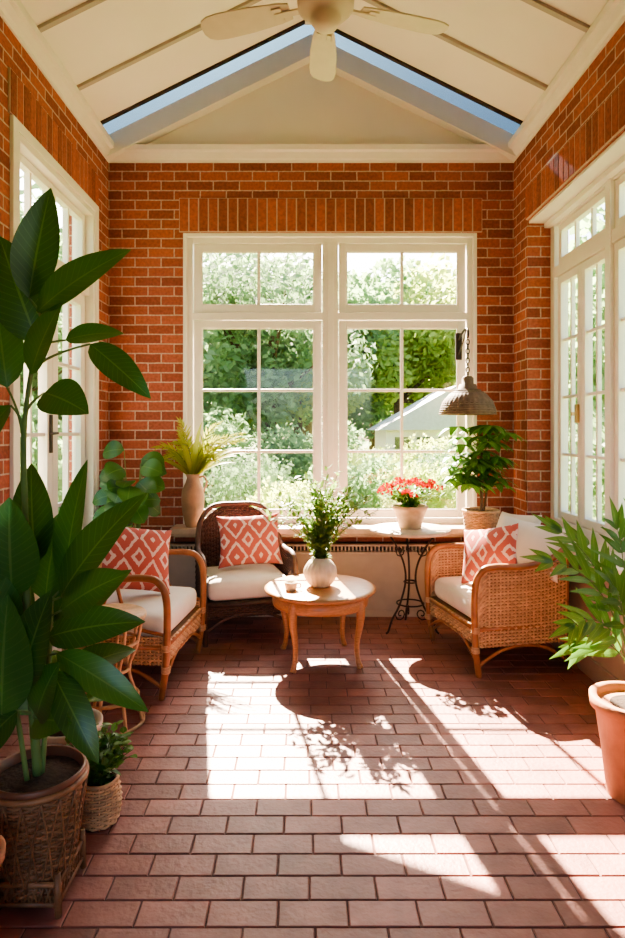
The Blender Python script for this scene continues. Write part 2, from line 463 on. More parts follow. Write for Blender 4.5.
def frame_y(mb,ya,yb,z0,z1,w,xa,xb,mat=0):
    mb.box(xa,xb,ya,ya+w,z0,z1,mat);mb.box(xa,xb,yb-w,yb,z0,z1,mat)
    mb.box(xa,xb,ya+w,yb-w,z0,z0+w,mat);mb.box(xa,xb,ya+w,yb-w,z1-w,z1,mat)
fr=MB();gl=MB()
xw=1.90
frame_y(fr,RY0,RY1,RS,RZ1,.07,xw,xw+.1)
nb=3;bw=(RY1-RY0-.14)/nb
for k in range(nb):
    a=RY0+.07+k*bw;b=a+bw
    if k: fr.box(xw-.01,xw+.1,a-.035,a+.035,RS+.05,RZ1-.05)
    fr.box(xw,xw+.1,a,b,2.66,2.74)
    frame_y(fr,a+.035,b-.035,2.745,RZ1-.075,.05,xw+.02,xw+.07)
    c=(a+b)/2
    for q in (a+(b-a)*.35,a+(b-a)*.65): fr.box(xw+.03,xw+.06,q-.012,q+.012,2.79,RZ1-.12)
    gl.box(xw+.044,xw+.048,a+.08,b-.08,2.78,RZ1-.12)
    for (p,q) in ((a+.03,c-.002),(c+.002,b-.03)):
        frame_y(fr,p,q,RS+.075,2.655,.058,xw+.015,xw+.07)
        m=(p+q)/2
        fr.box(xw+.03,xw+.06,m-.011,m+.011,RS+.13,2.6)
        for r in (1,2,3):
            z=RS+.13+(2.6-RS-.13)*r/4
            fr.box(xw+.031,xw+.059,p+.05,q-.05,z-.011,z+.011)
        gl.box(xw+.044,xw+.048,p+.05,q-.05,RS+.12,2.61)
    fr.box(xw-.012,xw+.015,c+.02,c+.045,1.55,1.68,1); fr.box(xw-.04,xw-.012,c+.022,c+.043,1.60,1.625,1)
w2=empty('window_2');fr.build('frame',[M_white,M_brass],w2,bevel=.003);gl.build('glass',[M_glass],w2)
mb=MB();mb.box(XR-.05,xw+.02,RY0-.03,RY1+.0,RS-.04,RS);mb.box(XR-.0,XR+.03,RY0,RY1,RS-.09,RS-.04)
mb.build('trim_side_sill',[M_white],bevel=.006)
mb=MB();mb.box(XR+.012,xw+.01,RY0,RY1,RZ1-.022,RZ1);mb.box(xw-.05,xw+.01,RY0,RY1,RZ1-.06,RZ1-.022)
mb.build('trim_soffit_board',[M_white],bevel=.004)

fr=MB();gl=MB()
xa=XL-.13
frame_y(fr,LY0,LY1,0,LZ1,.07,XL-.15,XL+.012)
frame_y(fr,LY0-.03,LY1+.03,0,LZ1+.03,.06,XL,XL+.022)
fr.box(xa,xa+.11,LY0+.06,LY1-.06,2.52,2.60)
c=(LY0+LY1)/2
for (p,q) in ((LY0+.07,c-.0),(c,LY1-.07)):
    frame_y(fr,p+.004,q-.004,2.61,LZ1-.075,.05,xa+.03,xa+.08)
    gl.box(xa+.054,xa+.058,p+.04,q-.04,2.65,LZ1-.12)
    frame_y(fr,p+.003,q-.003,.02,2.515,.085,xa+.02,xa+.08)
    m=(p+q)/2
    fr.box(xa+.03,xa+.07,m-.012,m+.012,.5,2.44)
    fr.box(xa+.03,xa+.07,m-.012,m+.012,2.65,LZ1-.12)
    fr.box(xa+.03,xa+.07,p+.08,q-.08,.1,.5)
    fr.box(xa+.065,xa+.085,p+.13,q-.13,.17,.43)
    for r in (1,2,3):
        z=.5+1.94*r/4; fr.box(xa+.032,xa+.068,p+.08,q-.08,z-.012,z+.012)
    gl.box(xa+.05,xa+.054,p+.08,q-.08,.5,2.44)
fr.box(xa+.08,xa+.09,c-.06,c-.02,1.35,1.6,1)
fr.tube([(xa+.09,c-.04,1.48),(xa+.13,c-.04,1.48),(xa+.135,c-.16,1.475)],.009,8,1)
d1=empty('door_1');fr.build('frame',[M_white,M_iron],d1,bevel=.003);gl.build('glass',[M_glass],d1)

mb=MB()
mb.box(-1.25,1.60,4.99,YB,.03,.50)
mb.box(-1.26,1.61,4.975,YB,.50,.52); mb.box(-1.26,1.61,4.975,4.99,.0,.05)
mb.box(-1.25,1.60,5.04,YB,.52,.58,1)
for i in range(95):
    x=-1.24+i*.0300; mb.box(x,x+.012,4.985,5.04,.522,.565)
mb.box(-1.26,1.61,4.975,YB,.565,.58)
for x in (-.55,.15,.85): mb.box(x,x+.012,4.983,4.99,.06,.5)
mb.build('baseboard_heater',[M_beige,M_iron],bevel=.003)
mb=MB();mb.box(XL,XL+.015,YF,LY0-.03,0,.12);mb.box(XL,XL+.015,LY1+.03,YB,0,.12);mb.build('baseboard_left',[M_white],bevel=.003)
mb=MB();mb.box(XR-.015,XR,RY1+.0,4.95,0,.12);mb.box(XR,XR+.02,RY0,RY1,0,.12);mb.box(XR-.015,XR,YF,RY0,0,.12);mb.build('baseboard_right',[M_beige],bevel=.003)

# ---------------------------------------------------------------- ceiling fan
fan=empty('ceiling_fan',(.10,3.0,3.56))
mb=MB()
mb.lathe([(0.001,-.13),(.03,-.128),(.055,-.11),(.075,-.08),(.075,-.055),(.11,-.045),(.135,-.02),(.14,.03),(.125,.07),(.08,.10),(.035,.115),(.016,.14),(.016,slope(.10)-3.56-.07)],n=40)
mb.lathe([(.016,.92),(.05,.94),(.065,.97),(.065,slope(.10)-3.56-.05)],n=24)
mb.build('motor_housing',[M_fan],fan)
bl=MB();ir=MB()
for a in (90,18,162,234,306):
    Mx=Matrix.Rotation(math.radians(a),4,'Z')@Matrix.Rotation(math.radians(12),4,'X')
    ol=[(.18,.045),(.24,.058),(.40,.074),(.55,.078),(.61,.072),(.645,.055),(.66,.025)]
    poly=ol+[(x,-y) for x,y in ol[::-1]]
    k=len(poly)
    vs=[Mx@V((x,y,.0)) for x,y in poly]+[Mx@V((x,y,.009)) for x,y in poly]
    fs=[tuple(range(k))[::-1],tuple(range(k,2*k))]+[(i,(i+1)%k,(i+1)%k+k,i+k) for i in range(k)]
    bl.add(vs,fs,0,False)
    ir.box(.10,.26,-.016,.016,-.012,0,0,Mx); ir.box(.22,.27,-.04,.04,-.008,0,0,Mx)
bl.build('blades',[M_fan],fan,bevel=.003);ir.build('blade_irons',[M_fan],fan,bevel=.003)

# ---------------------------------------------------------------- seating
def armchair(name,loc,rz,mf,mw,mbk,W=.70,D=.66,back=.88,arm=.64,woven=True,seat=.31,front_in=0):
    e=empty(name,loc,rz); hw=W/2-.02; hd=D/2
    fr=MB()
    def arc(s):
        return [(s*(hw-.01),-hd+.02,0,.019),(s*hw,-hd-.01,.22,.020),(s*(hw+.005),-hd-.015,arm-.13,.021),(s*(hw+.005),-hd+.03,arm-.02,.021),
                (s*(hw+.005),-hd+.12,arm+.005,.021),(s*(hw+.005),0,arm,.020),(s*hw,hd*.55,arm+.03,.020),(s*(hw-.03),hd*.95,arm+(back-arm)*.6,.020),(s*(hw-.13),hd+.06,back-.015,.019)]
    path=arc(-1)+[(0,hd+.085,back,.019)]+arc(1)[::-1]
    p=cr(path,7); fr.tube([q[:3] for q in p],[q[3] for q in p],10)
    for s in (-1,1):
        p=cr([(s*(hw-.01),hd+.06,0,.018),(s*(hw-.02),hd-.01,.2,.019),(s*(hw-.02),hd,.45,.019),(s*(hw-.05),hd+.02,arm+.1,.018)],6)
        fr.tube([q[:3] for q in p],[q[3] for q in p],8)
        fr.tube([(s*hw,-hd,seat-.02),(s*(hw-.02),hd-.0,seat-.03)],.015)
        p=cr([(s*(hw),-hd,.06),(s*(hw-.0),-hd*.5,.15),(s*hw,0,.175),(s*hw,hd*.5,.15),(s*(hw-.01),hd,.06)],5); fr.tube(p,.011)
        if not woven:
            p=cr([(s*hw,-hd,.36),(s*(hw+.0),-hd*.35,.42),(s*hw,-.02,arm-.02)],6);fr.tube(p,.011)
            p=cr([(s*hw,hd*.9,.38),(s*hw,hd*.35,.44),(s*hw,-.0,arm-.02)],6);fr.tube(p,.011)
    fr.tube([(-hw,-hd,seat-.02),(hw,-hd,seat-.02)],.016)
    fr.tube([(-hw+.02,hd,seat-.02),(hw-.02,hd,seat-.02)],.015)
    p=cr([(-hw,-hd,.1),(-hw*.5,-hd,.19),(0,-hd,.21),(hw*.5,-hd,.19),(hw,-hd,.1)],5);fr.tube(p,.011)
    for s in (-1,1):
        for z in (.17,seat-.02):
            for k in range(5): fr.tube([(s*hw+math.cos(t)*.024,-hd-.008+math.sin(t)*.024,z-.016+k*.008) for t in [i*math.pi/5 for i in range(10)]],.0035,4,1,closed=True)
    fr.build('frame',[mf,mw],e)
    wv=MB()
    def backf(u,v):
        x=(-1+2*u)
        y=hd+.01+.07*v*v-.05*abs(x)**2.2
        top=back-.01-.16*abs(x)**3
        return V((x*(hw-.03),y,.2+(top-.2)*v))
    wv.weave(backf,26,34,.0075,.006,0,1)
    for s in (-1,1):
        if woven:
            def sf(u,v,s=s):
                y=-hd+.01+(D-.02)*u
                top=arm-.012+(.03+ (back-arm)*.25*max(0,(u-.75)/.25))*max(0,(u-.5)/.5)
                if u<.12: top-= .10*(1-u/.12)**2
                return V((s*(hw-.002),y,.175+(top-.175)*v))
            wv.weave(sf,24,24,.0075,.006,0,1)
        else:
            def sf(u,v,s=s): return V((s*(hw-.002),-hd+.01+(D-.02)*u,.19+(seat+.04-.19)*v))
            wv.weave(sf,24,9,.0075,.006,0,1)
    def ff(u,v): return V((-hw+.01+(2*hw-.02)*u,-hd,.19+(seat-.19)*v))
    wv.weave(ff,24,7,.0075,.006,0,1)
    wv.box(-hw+.01,hw-.01,-hd,hd,seat-.02,seat+.0,1)
    wv.build('woven_panels',[mw,mbk],e)
    cu=MB(); cu.rbox((0,-.01,seat+.075),(2*hw-.05,D-.03,.15),.055,.02,10)
    cu.tube([(math.copysign(abs(math.cos(t))**.35,math.cos(t))*(hw-.032),-.01+math.copysign(abs(math.sin(t))**.35,math.sin(t))*(D/2-.02),seat+.075) for t in [i*2*math.pi/48 for i in range(48)]],.004,5,0,closed=True)
    cu.build('seat_cushion',[M_cush],e,weld=True)
    return e
def pillow(loc,rot,w=.42,h=.42,T_=.075,mat=None,name='throw_pillow'):
    mb=MB();n=18
    for sg in (-1,1):
        vs=[];fs=[]
        for i in range(n+1):
            for j in range(n+1):
                u=-math.cos(math.pi*i/n);v=-math.cos(math.pi*j/n)
                x=w/2*u*(1-.10*(1-v*v));y=h/2*v*(1-.10*(1-u*u))
                z=sg*T_*(max(0,1-u*u)*max(0,1-v*v))**.42
                z+=.004*math.sin(9*x/w+3*y/h)
                vs.append((x,y,z))
        for i in range(n):
            for j in range(n):
                f=(i*(n+1)+j,(i+1)*(n+1)+j,(i+1)*(n+1)+j+1,i*(n+1)+j+1);fs.append(f if sg>0 else f[::-1])
        mb.add(vs,fs)
    o=mb.build(name,[mat or M_ikat],weld=True)
    o.location=loc
    return o
armchair('rattan_armchair',(1.27,4.16,0),math.radians(-78),M_pole,M_cane,M_rattanD,W=.74,D=.62,back=.80,arm=.66)
armchair('rattan_armchair',(-1.04,3.84,0),math.radians(84),M_pole,M_cane,M_rattanD,W=.78,D=.60,back=.82,arm=.67,woven=False)
armchair('dark_wicker_chair',(-.46,4.62,0),math.radians(16),M_dark,M_dark,M_dark,W=.68,D=.54,back=.91,arm=.60,seat=.30)
def orient(o,normal,roll=0):
    n=V(normal).normalized(); up=V((0,0,1)); x=up.cross(n).normalized(); y=n.cross(x)
    M=Matrix((x,y,n)).transposed().to_4x4()
    o.rotation_euler=(M@Matrix.Rotation(math.radians(roll),4,'Z')).to_euler()
p=pillow((-.42,4.68,.67),0,.48,.40,.07);orient(p,(.10,-1,.45),3)
p=pillow((-1.05,3.86,.70),0,.46,.42,.08);orient(p,(.60,-.80,.45),-12)
p=pillow((1.22,4.10,.68),0,.42,.38,.07);orient(p,(-.85,-.65,.45),14)
p=pillow((1.45,4.02,.74),0,.44,.36,.08,M_cush);orient(p,(-.45,-.85,.5),-10)
p=pillow((1.46,4.34,.74),0,.42,.38,.08,M_cush);orient(p,(-.9,-.3,.4),4)

# ---------------------------------------------------------------- coffee table
tb=empty('coffee_table',(.10,4.08,0))
mb=MB()
mb.lathe([(.001,.442),(.33,.442),(.35,.446),(.365,.455),(.367,.465),(.357,.473),(.34,.476),(.001,.476)],n=64)
mb.build('top',[M_wood],tb)
mb=MB()
mb.lathe([(.29,.362),(.31,.362),(.315,.375),(.315,.442),(.29,.442),(.29,.362)],n=48)
mb.build('apron',[M_wood],tb)
mb=MB()
for k in range(4):
    a=math.radians(45+90*k+10);c,s=math.cos(a),math.sin(a)
    p=cr([(.285,.435,.026),(.305,.37,.030),(.302,.28,.024),(.278,.16,.018),(.283,.06,.016),(.305,0,.020)],6)
    mb.tube([(q[0]*c,q[0]*s,max(0,q[1])) for q in p],[q[2] for q in p],10)
mb.build('legs',[M_wood],tb)

# ---------------------------------------------------------------- plants helpers
def pot(mb,c,r0,r1,h,mat,soil,rim=.02,n=36,rib=None):
    mb.lathe([(r0,0),(r0+(r1-r0)*.5,h*.5),(r1,h-rim*1.6),(r1+rim*.6,h-rim*1.5),(r1+rim*.7,h-.003),(r1+rim*.3,h),(r1-.008,h-.003),(r1-.015,h-.03)],c,n,mat,rib)
    mb.lathe([(r1-.012,h-.035),(r1*.5,h-.028),(.001,h-.025)],c,n,soil)
def stem(mb,a,b,r=.004,mat=1,bend=.1):
    a=V(a);b=V(b);d=(b-a); m=(a+b)/2+V((-d.x*.35,-d.y*.35,d.length*bend))
    pts=[a*(1-q)**2+m*2*q*(1-q)+b*q*q for q in [i/7 for i in range(8)]]
    mb.tube(pts,[r*(1-.4*i/7) for i in range(8)],6,mat)
    return pts
def frond(mb,a,b,arch,n,ll,lw,mat,smat,ang=55,start=.25,droop=0,face=None):
    a=V(a);b=V(b);c=(a+b)/2+V((-(b-a).x*.15,-(b-a).y*.15,arch))
    pts=[];K=14
    for i in range(K+1):
        q=i/K;pts.append(a*(1-q)**2+c*2*q*(1-q)+b*q*q)
    mb.tube(pts,[.004*(1-.7*i/K) for i in range(K+1)],5,smat)
    for i in range(n):
        q=start+(1-start)*i/(n-1) if n>1 else 1
        p=a*(1-q)**2+c*2*q*(1-q)+b*q*q
        t=((c-a)*(1-q)+(b-c)*q).normalized()
        sd=t.cross(V(face) if face else V((0,0,1)))
        if sd.length<.05: sd=V((1,0,0))
        sd.normalize()
        l=ll*(.6+.4*math.sin(math.pi*min(1,(q-start)/(1-start)+.15)))
        for s in (-1,1):
            an=math.radians(ang+R(-8,8))*(1-.4*(i/(n-1) if n>1 else 0))
            d=t*math.cos(an)+sd*s*math.sin(an)+V((0,0,-droop+R(-.12,.12)))
            up=(sd*R(-.2,.2)+(V(face) if face else V((0,0,1)))).normalized()
            mb.leaf(p,p+d.normalized()*l*R(.85,1.1),lw,up,.06,mat,6,.2,1)
    mb.leaf(b,b+t*ll*.8,lw,V(face) if face else (0,0,1),.05,mat,6,.2,1)

# big foreground plant
bp=empty('potted_rubber_plant',(-.87,2.02,0))
mb=MB()
mb.lathe([(.098,.07),(.118,.2),(.140,.35)],n=36,mat=2)
def bf(u,v):
    a=2*math.pi*u;r=.102+.044*v
    return V((r*math.cos(a),r*math.sin(a),.05+.32*v))
mb.weave(bf,34,28,.0058,.005,1,2,closed=True)
for i in range(17):
    t0=2*math.pi*i/17
    for sg in (-1,1):
        pts=[((.109+.044*k/6)*math.cos(t0+sg*.37*k/6),(.109+.044*k/6)*math.sin(t0+sg*.37*k/6),.06+.30*k/6) for k in range(7)]
        mb.tube(pts,.0035,4,1)
mb.tube([(math.cos(t)*.150,math.sin(t)*.150,.372) for t in [i*math.pi/20 for i in range(40)]],.010,6,1,closed=True)
mb.lathe([(.138,.355),(.146,.372),(.150,.396),(.145,.402),(.138,.398),(.132,.366)],n=40,mat=0)
mb.lathe([(.136,.37),(.001,.38)],n=30,mat=3)
for z in (.035,.095):
    for y in (-.105,.105):
        mb.tube([(-.115,y,z),(.115,y,z)],.009,6,1);mb.tube([(y,-.115,z),(y,.115,z)],.009,6,1)
mb.box(-.10,.10,-.10,.10,.045,.056,1)
for x in (-.105,.105):
    for y in (-.105,.105):
        mb.tube([(x*1.04,y*1.04,0),(x,y,.13)],.011,8,1)
for k in range(10):
    x=-.10+k*.0222
    for y in (-.105,.105):
        mb.tube([(x-.01,y,.035),(x+.01,y,.095)],.004,4,1);mb.tube([(x+.01,y,.035),(x-.01,y,.095)],.004,4,1)
        mb.tube([(y,x-.01,.035),(y,x+.01,.095)],.004,4,1);mb.tube([(y,x+.01,.035),(y,x-.01,.095)],.004,4,1)
mb.build('pot',[M_brownpot,M_rattan,M_rattanD,M_soil],bp)
mb=MB()
def Lc(X,Z,y=0): return V((X+.87,y,Z))
trunk=cr([(0,0,.37,.016),(-.03,0,.80,.014),(-.05,.02,1.2,.011),(-.045,.0,1.5,.009),(-.01,0,1.76,.007),(.03,0,1.92,.005)],6)
mb.tube([q[:3] for q in trunk],[q[3] for q in trunk],8,1)
for q in ((.03,.01,.95),(-.07,-.03,.85)):
    mb.tube(cr([(q[0]*.3,q[1],.37),(q[0]*.8,q[1],.6),(q[0]*1.2,q[1]*2,q[2])],5),.009,6,1)
Ls=[(1.85,-.90,1.93,0,-.82,2.28,-.02,.14,.05,(.1,-1,.1)),
(1.85,-.86,1.88,-.03,-.55,2.07,-.06,.13,.10,(-.35,-1,.3)),
(1.70,-.87,1.78,0,-1.01,2.14,.03,.17,.08,(.1,-1,.4)),
(1.75,-.80,1.80,.05,-.62,1.83,.10,.085,.14,(0,-.9,.6)),
(1.68,-.70,1.78,.0,-.49,1.60,-.05,.095,.10,(.3,-1,.3)),
(1.55,-.84,1.62,-.02,-.67,1.55,-.10,.13,.18,(.1,-1,.5)),
(1.62,-.88,1.68,-.03,-.76,1.90,-.08,.12,.08,(-.5,-1,.2)),
(1.5,-.95,1.58,-.02,-1.06,1.32,-.05,.13,.2,(-.3,-.8,.6)),
(1.45,-.98,1.64,.02,-1.05,1.92,.10,.13,.12,(.3,-1,.3)),
(.8,-.93,.97,-.05,-.92,1.29,-.09,.17,.08,(.2,-1,.2)),
(.8,-.80,.98,.04,-.73,1.40,.06,.125,.06,(-.6,-1,.1)),
(.9,-.79,.96,-.02,-.50,1.30,-.06,.14,.12,(-.5,-1,.4)),
(.8,-.77,.93,-.06,-.53,1.07,-.16,.12,.14,(-.2,-1,.6)),
(.75,-.82,.84,-.04,-.50,.90,-.08,.12,.18,(0,-1,.7)),
(.7,-.80,.78,-.02,-.50,.60,-.04,.10,.22,(.3,-1,.6)),
(.65,-.80,.74,-.06,-.62,.50,-.16,.10,.22,(.4,-1,.4)),
(.8,-.93,.84,-.05,-1.07,1.12,-.09,.15,.1,(.4,-1,.2)),
(.7,-.94,.62,-.10,-.90,1.00,-.14,.19,.06,(.05,-1,.15)),
(.6,-.90,.62,-.08,-1.02,.46,-.12,.12,.25,(-.2,-.8,.6)),
(.6,-.84,.60,-.08,-.74,.80,-.15,.13,.1,(-.5,-1,.3)),
(.8,-.85,.80,.08,-.62,1.0,.20,.13,.15,(-.3,-.8,.6)),
(.8,-.95,.80,.08,-1.15,1.05,.28,.13,.2,(0,-.4,1)),
(1.0,-.90,1.05,.05,-.98,1.38,.2,.13,.1,(.2,-1,.2)),
(.7,-.80,.66,.05,-.60,.72,.18,.12,.25,(0,-.6,1)),
(.9,-.97,1.0,0,-1.1,1.2,-.12,.14,.15,(.2,-1,.4)),
(.7,-.88,.70,-.10,-.76,1.02,-.16,.14,.08,(-.3,-1,.1)),
(.6,-.86,.58,-.05,-.70,.62,-.16,.11,.22,(0,-1,.7)),
(.6,-.90,.55,.05,-1.0,.75,.12,.13,.2,(.2,-1,.4)),
(.7,-.84,.86,.05,-.66,1.18,.15,.12,.1,(-.5,-1,.3)),
(.8,-.88,.92,.08,-.84,1.22,.12,.13,.1,(-.1,-1,.2)),
]
for (za,bx,bz,by,tx,tz,ty,w,sag,up) in Ls:
    tr=min(trunk,key=lambda q:abs(q[2]-za))
    stem(mb,tr[:3],Lc(bx,bz,by),.0055,1,.05)
    mb.leaf(Lc(bx,bz,by),Lc(tx,tz,ty),w*1.08,V(up).normalized(),sag,0,12,.22,0,5)
mb.build('foliage',[M_L_dark,M_stem],bp)

# right foreground plant
rp=empty('potted_palm',(1.36,2.55,0))
mb=MB()
pot(mb,(0,0,0),.11,.155,.40,0,1,.03)
mb.build('pot',[M_terra,M_soil],rp)
mb=MB()
mb.tube(cr([(0,0,.36),(-.01,0,.5),(-.03,.0,.60)],5),.014,8,1)
mb.tube(cr([(.03,0,.36),(.04,0.02,.5),(.05,.03,.62)],5),.012,8,1)
F=(0,-.75,.66)
for (bx,bz,tx,tz,ty,ar,n) in [(-.03,.58,-.36,.97,-.05,.16,6),(-.03,.58,-.26,1.06,.10,.14,6),(-.02,.6,-.10,1.10,-.05,.1,6),(0,.6,.05,1.12,.08,.1,6),
      (.04,.6,.20,1.02,-.05,.12,6),(.05,.6,.22,.90,-.15,.12,6),(-.03,.52,-.30,.74,-.12,.16,6),(0,.55,.1,.95,-.2,.12,6),(-.02,.5,-.20,.60,.05,.12,5),(-.03,.55,-.17,.90,-.15,.12,6),(.03,.55,.22,.75,.15,.1,6),(0,.55,-.1,.98,.22,.1,6)]:
    frond(mb,(bx,0,bz),(tx,ty,tz),ar,n,.185,.036,0,1,44,.30,.12,F)
mb.build('foliage',[M_L_mid,M_stem],rp)

cp=empty('potted_peace_lily',(-1.03,2.68,0))
mb=MB();pot(mb,(0,0,0),.10,.135,.24,0,1,.022);mb.build('pot',[M_cer,M_soil],cp)
mb=MB()
for i in range(34):
    a=R(0,6.28);r=R(.08,.24);z=.30+R(0,.18)
    b=V((math.cos(a)*r*.45,math.sin(a)*r*.45,z));t=V((math.cos(a)*r*1.1,math.sin(a)*r*1.1,z+R(-.04,.10)))
    stem(mb,(math.cos(a)*.02,math.sin(a)*.02,.20),b,.003,1,.05);mb.leaf(b,t,R(.05,.08),(0,-.4,1),.2,0,7,.2)
mb.build('foliage',[M_L_mid,M_stem],cp)
sp_=empty('potted_ivy',(-.79,2.38,0))
mb=MB()
def sf2(u,v):
    a=2*math.pi*u;r=.066+.012*math.sin(math.pi*v);return V((r*math.cos(a),r*math.sin(a),.003+.16*v))
mb.weave(sf2,20,15,.0056,.004,0,1,closed=True);mb.lathe([(.06,.004),(.001,.004)],n=20,mat=1)
mb.tube([(math.cos(t)*.068,math.sin(t)*.068,.163) for t in [i*math.pi/12 for i in range(24)]],.007,6,0,closed=True)
mb.lathe([(.064,.145),(.001,.15)],n=20,mat=2)
mb.build('pot',[M_cane,M_rattanD,M_soil],sp_)
def bush(mb,c,n,rx,rz,z0,ls,lw,mat,smat,per=9,shape=0,up=0.0,y_s=1):
    for i in range(n):
        a=R(0,6.28);f=R(.2,1)**.6
        tip=V((math.cos(a)*rx*f,math.sin(a)*rx*f*y_s,z0+rz*math.sqrt(max(.02,1-(f*.9)**2))*R(.75,1)+up*f))
        p=stem(mb,(math.cos(a)*.015,math.sin(a)*.015,c),tip,.0022,smat,.08)
        for k in range(per):
            q=p[min(7,1+int(k*7/per))]+V((R(-.008,.008),R(-.008,.008),R(-.01,.01)))
            d=V((R(-1,1),R(-1,1),R(-.3,.8))).normalized()
            mb.leaf(q,q+d*ls*R(.7,1.2),lw,(0,0,1),.1,mat,4,.2,shape)
mb=MB();bush(mb,.14,56,.13,.24,.16,.038,.028,0,1,10);mb.build('foliage',[M_L_mid,M_stem],sp_)
cp2=empty('terracotta_planter',(-.925,1.66,0))
mb=MB();pot(mb,(0,0,0),.08,.10,.36,0,1,.018);mb.build('pot',[M_terra,M_soil],cp2)
mb=MB()
for i in range(14):
    a=R(0,6.28);b=V((math.cos(a)*.03,math.sin(a)*.03,.34));t=b+V((math.cos(a)*.06,math.sin(a)*.06,R(.04,.09)))
    mb.leaf(b,t,.03,(0,0,1),.15,0,6,.2)
mb.build('foliage',[M_L_mid],cp2)

dp=empty('potted_monstera',(-1.28,4.62,0))
mb=MB();pot(mb,(0,0,0),.11,.15,.32,0,1,.022);mb.build('pot',[M_brownpot,M_soil],dp)
mb=MB()
for i in range(34):
    a=R(0,6.28);z=.74+R(0,.62);r=R(.10,.18)
    b=V((math.cos(a)*r*.6,math.sin(a)*r*.6,z));t=V((math.cos(a)*(r+.13),math.sin(a)*(r+.06),z-R(-.02,.12)))
    stem(mb,(math.cos(a)*.03,math.sin(a)*.03,.29),b,.005,1,.05);mb.leaf(b,t,R(.14,.20),(R(-.3,.3),-1,.7),.22,0,8,.12,2,5)
mb.build('foliage',[M_L_dark,M_stem],dp)

jg=empty('stoneware_jug_with_fern',(-.90,4.98,.725))
mb=MB()
mb.lathe([(.055,0),(.063,.02),(.085,.12),(.093,.22),(.088,.29),(.06,.35),(.048,.39),(.058,.42),(.053,.422),(.043,.39),(.035,.34)],n=36)
mb.tube(cr([(.05,0,.395),(.09,0,.40),(.11,0,.35),(.085,0,.28)],5),.008,8)
mb.build('jug',[M_jug],jg)
mb=MB()
for i in range(18):
    a=R(0,6.28);r=R(.1,.40)
    x=math.cos(a)*r; y=min(.06,math.sin(a)*r*.4)
    frond(mb,(0,0,.38),(x,y,.44+R(.08,.46)*(1.1-r)),.14,10,.09,.016,0,1,45,.25,.1,(0,-.7,.7))
for i in range(34):
    a=R(0,6.28);r=R(.12,.44);x=math.cos(a)*r;y=min(.05,math.sin(a)*r*.4)
    mb.leaf((0,0,.38),(x,y,.46+R(0,.48)*(1.15-r*1.4)),.045,(0,-.5,.85),.3,0,10,.2,1)
mb.build('fern',[M_L_lime,M_stem],jg)

# ---------------------------------------------------------------- bistro table + flowers
bt=empty('wrought_iron_bistro_table',(.79,4.66,0))
mb=MB();mb.lathe([(.001,.735),(.285,.735),(.30,.742),(.30,.756),(.29,.764),(.001,.764)],n=56);mb.build('top',[M_sill],bt)
mb=MB()
for k in range(3):
    a=math.radians(90+120*k);c,s=math.cos(a),math.sin(a)
    p=cr([(.20,.735),(.13,.64),(.06,.50),(.045,.36),(.10,.20),(.17,.10),(.205,.02),(.225,.008)],6)
    mb.tube([(q[0]*c,q[0]*s,max(.008,q[1])) for q in p],.008,6)
    p=[(.10+.045*(1-t/14)*math.cos(t*.75+3.1),.60+.045*(1-t/14)*math.sin(t*.75+3.1)) for t in range(12)]
    mb.tube([(q[0]*c,q[0]*s,q[1]) for q in p],.005,6)
    p=[(.09+.05*(1-t/14)*math.cos(-t*.75),.13+.05*(1-t/14)*math.sin(-t*.75)) for t in range(12)]
    mb.tube([(q[0]*c,q[0]*s,q[1]) for q in p],.005,6)
for z,r in ((.725,.2),(.36,.045),(.20,.10)):
    mb.tube([(math.cos(t)*r,math.sin(t)*r,z) for t in [i*math.pi/16 for i in range(32)]],.006,6,closed=True)
mb.build('legs',[M_iron],bt)
fp=empty('potted_geranium',(.79,4.66,.764))
mb=MB();pot(mb,(0,0,0),.08,.125,.17,0,1,.014,48,lambda a,z:.012*math.cos(24*a));mb.build('pot',[M_tan,M_soil],fp)
mb=MB();bush(mb,.14,60,.22,.16,.17,.055,.04,0,1,8)
for i in range(40):
    a=R(0,6.28);r=R(.03,.24);c=V((math.cos(a)*r,math.sin(a)*r,.20+.14*math.sqrt(max(0,1-(r/.27)**2))+R(-.02,.03)))
    for k in range(12):
        d=V((R(-1,1),R(-1,1),R(-.4,1))).normalized();q=c+d*.012
        mb.leaf(q,q+d*.022,.02,(d.y,-d.x,.3),.1,2,3,.2,2)
mb.build('flowers',[M_L_mid,M_stem,M_red],fp)

ps=empty('plant_stand',(1.36,4.80,0))
mb=MB();mb.lathe([(.001,.60),(.14,.60),(.145,.61),(.145,.625),(.001,.63)],n=36)
for k in range(4):
    a=math.radians(45+90*k);c,s=math.cos(a),math.sin(a);mb.tube([(.10*c,.10*s,.60),(.10*c,.10*s,.3),(.13*c,.13*s,0)],.012,8)
mb.lathe([(.001,.24),(.11,.24),(.11,.255),(.001,.255)],n=30)
mb.build('wooden_stand',[M_pole],ps)
bk=empty('potted_schefflera',(1.36,4.80,.632))
mb=MB()
def bf2(u,v):
    a=2*math.pi*u;r=.10+.035*v;return V((r*math.cos(a),r*math.sin(a),.005+.24*v))
mb.weave(bf2,26,18,.0068,.005,0,1,closed=True);mb.lathe([(.098,.004),(.001,.004)],n=20,mat=1)
mb.tube([(math.cos(t)*.136,math.sin(t)*.136,.247) for t in [i*math.pi/16 for i in range(32)]],.009,6,0,closed=True)
mb.lathe([(.13,.21),(.001,.22)],n=24,mat=2)
mb.build('basket',[M_cane,M_rattanD,M_soil],bk)
mb=MB()
mb.tube(cr([(0,0,.2),(.01,0,.4),(0,0,.62)],5),.011,8,1);mb.tube(cr([(.02,.02,.2),(.04,0,.35),(.06,0,.5)],5),.009,8,1)
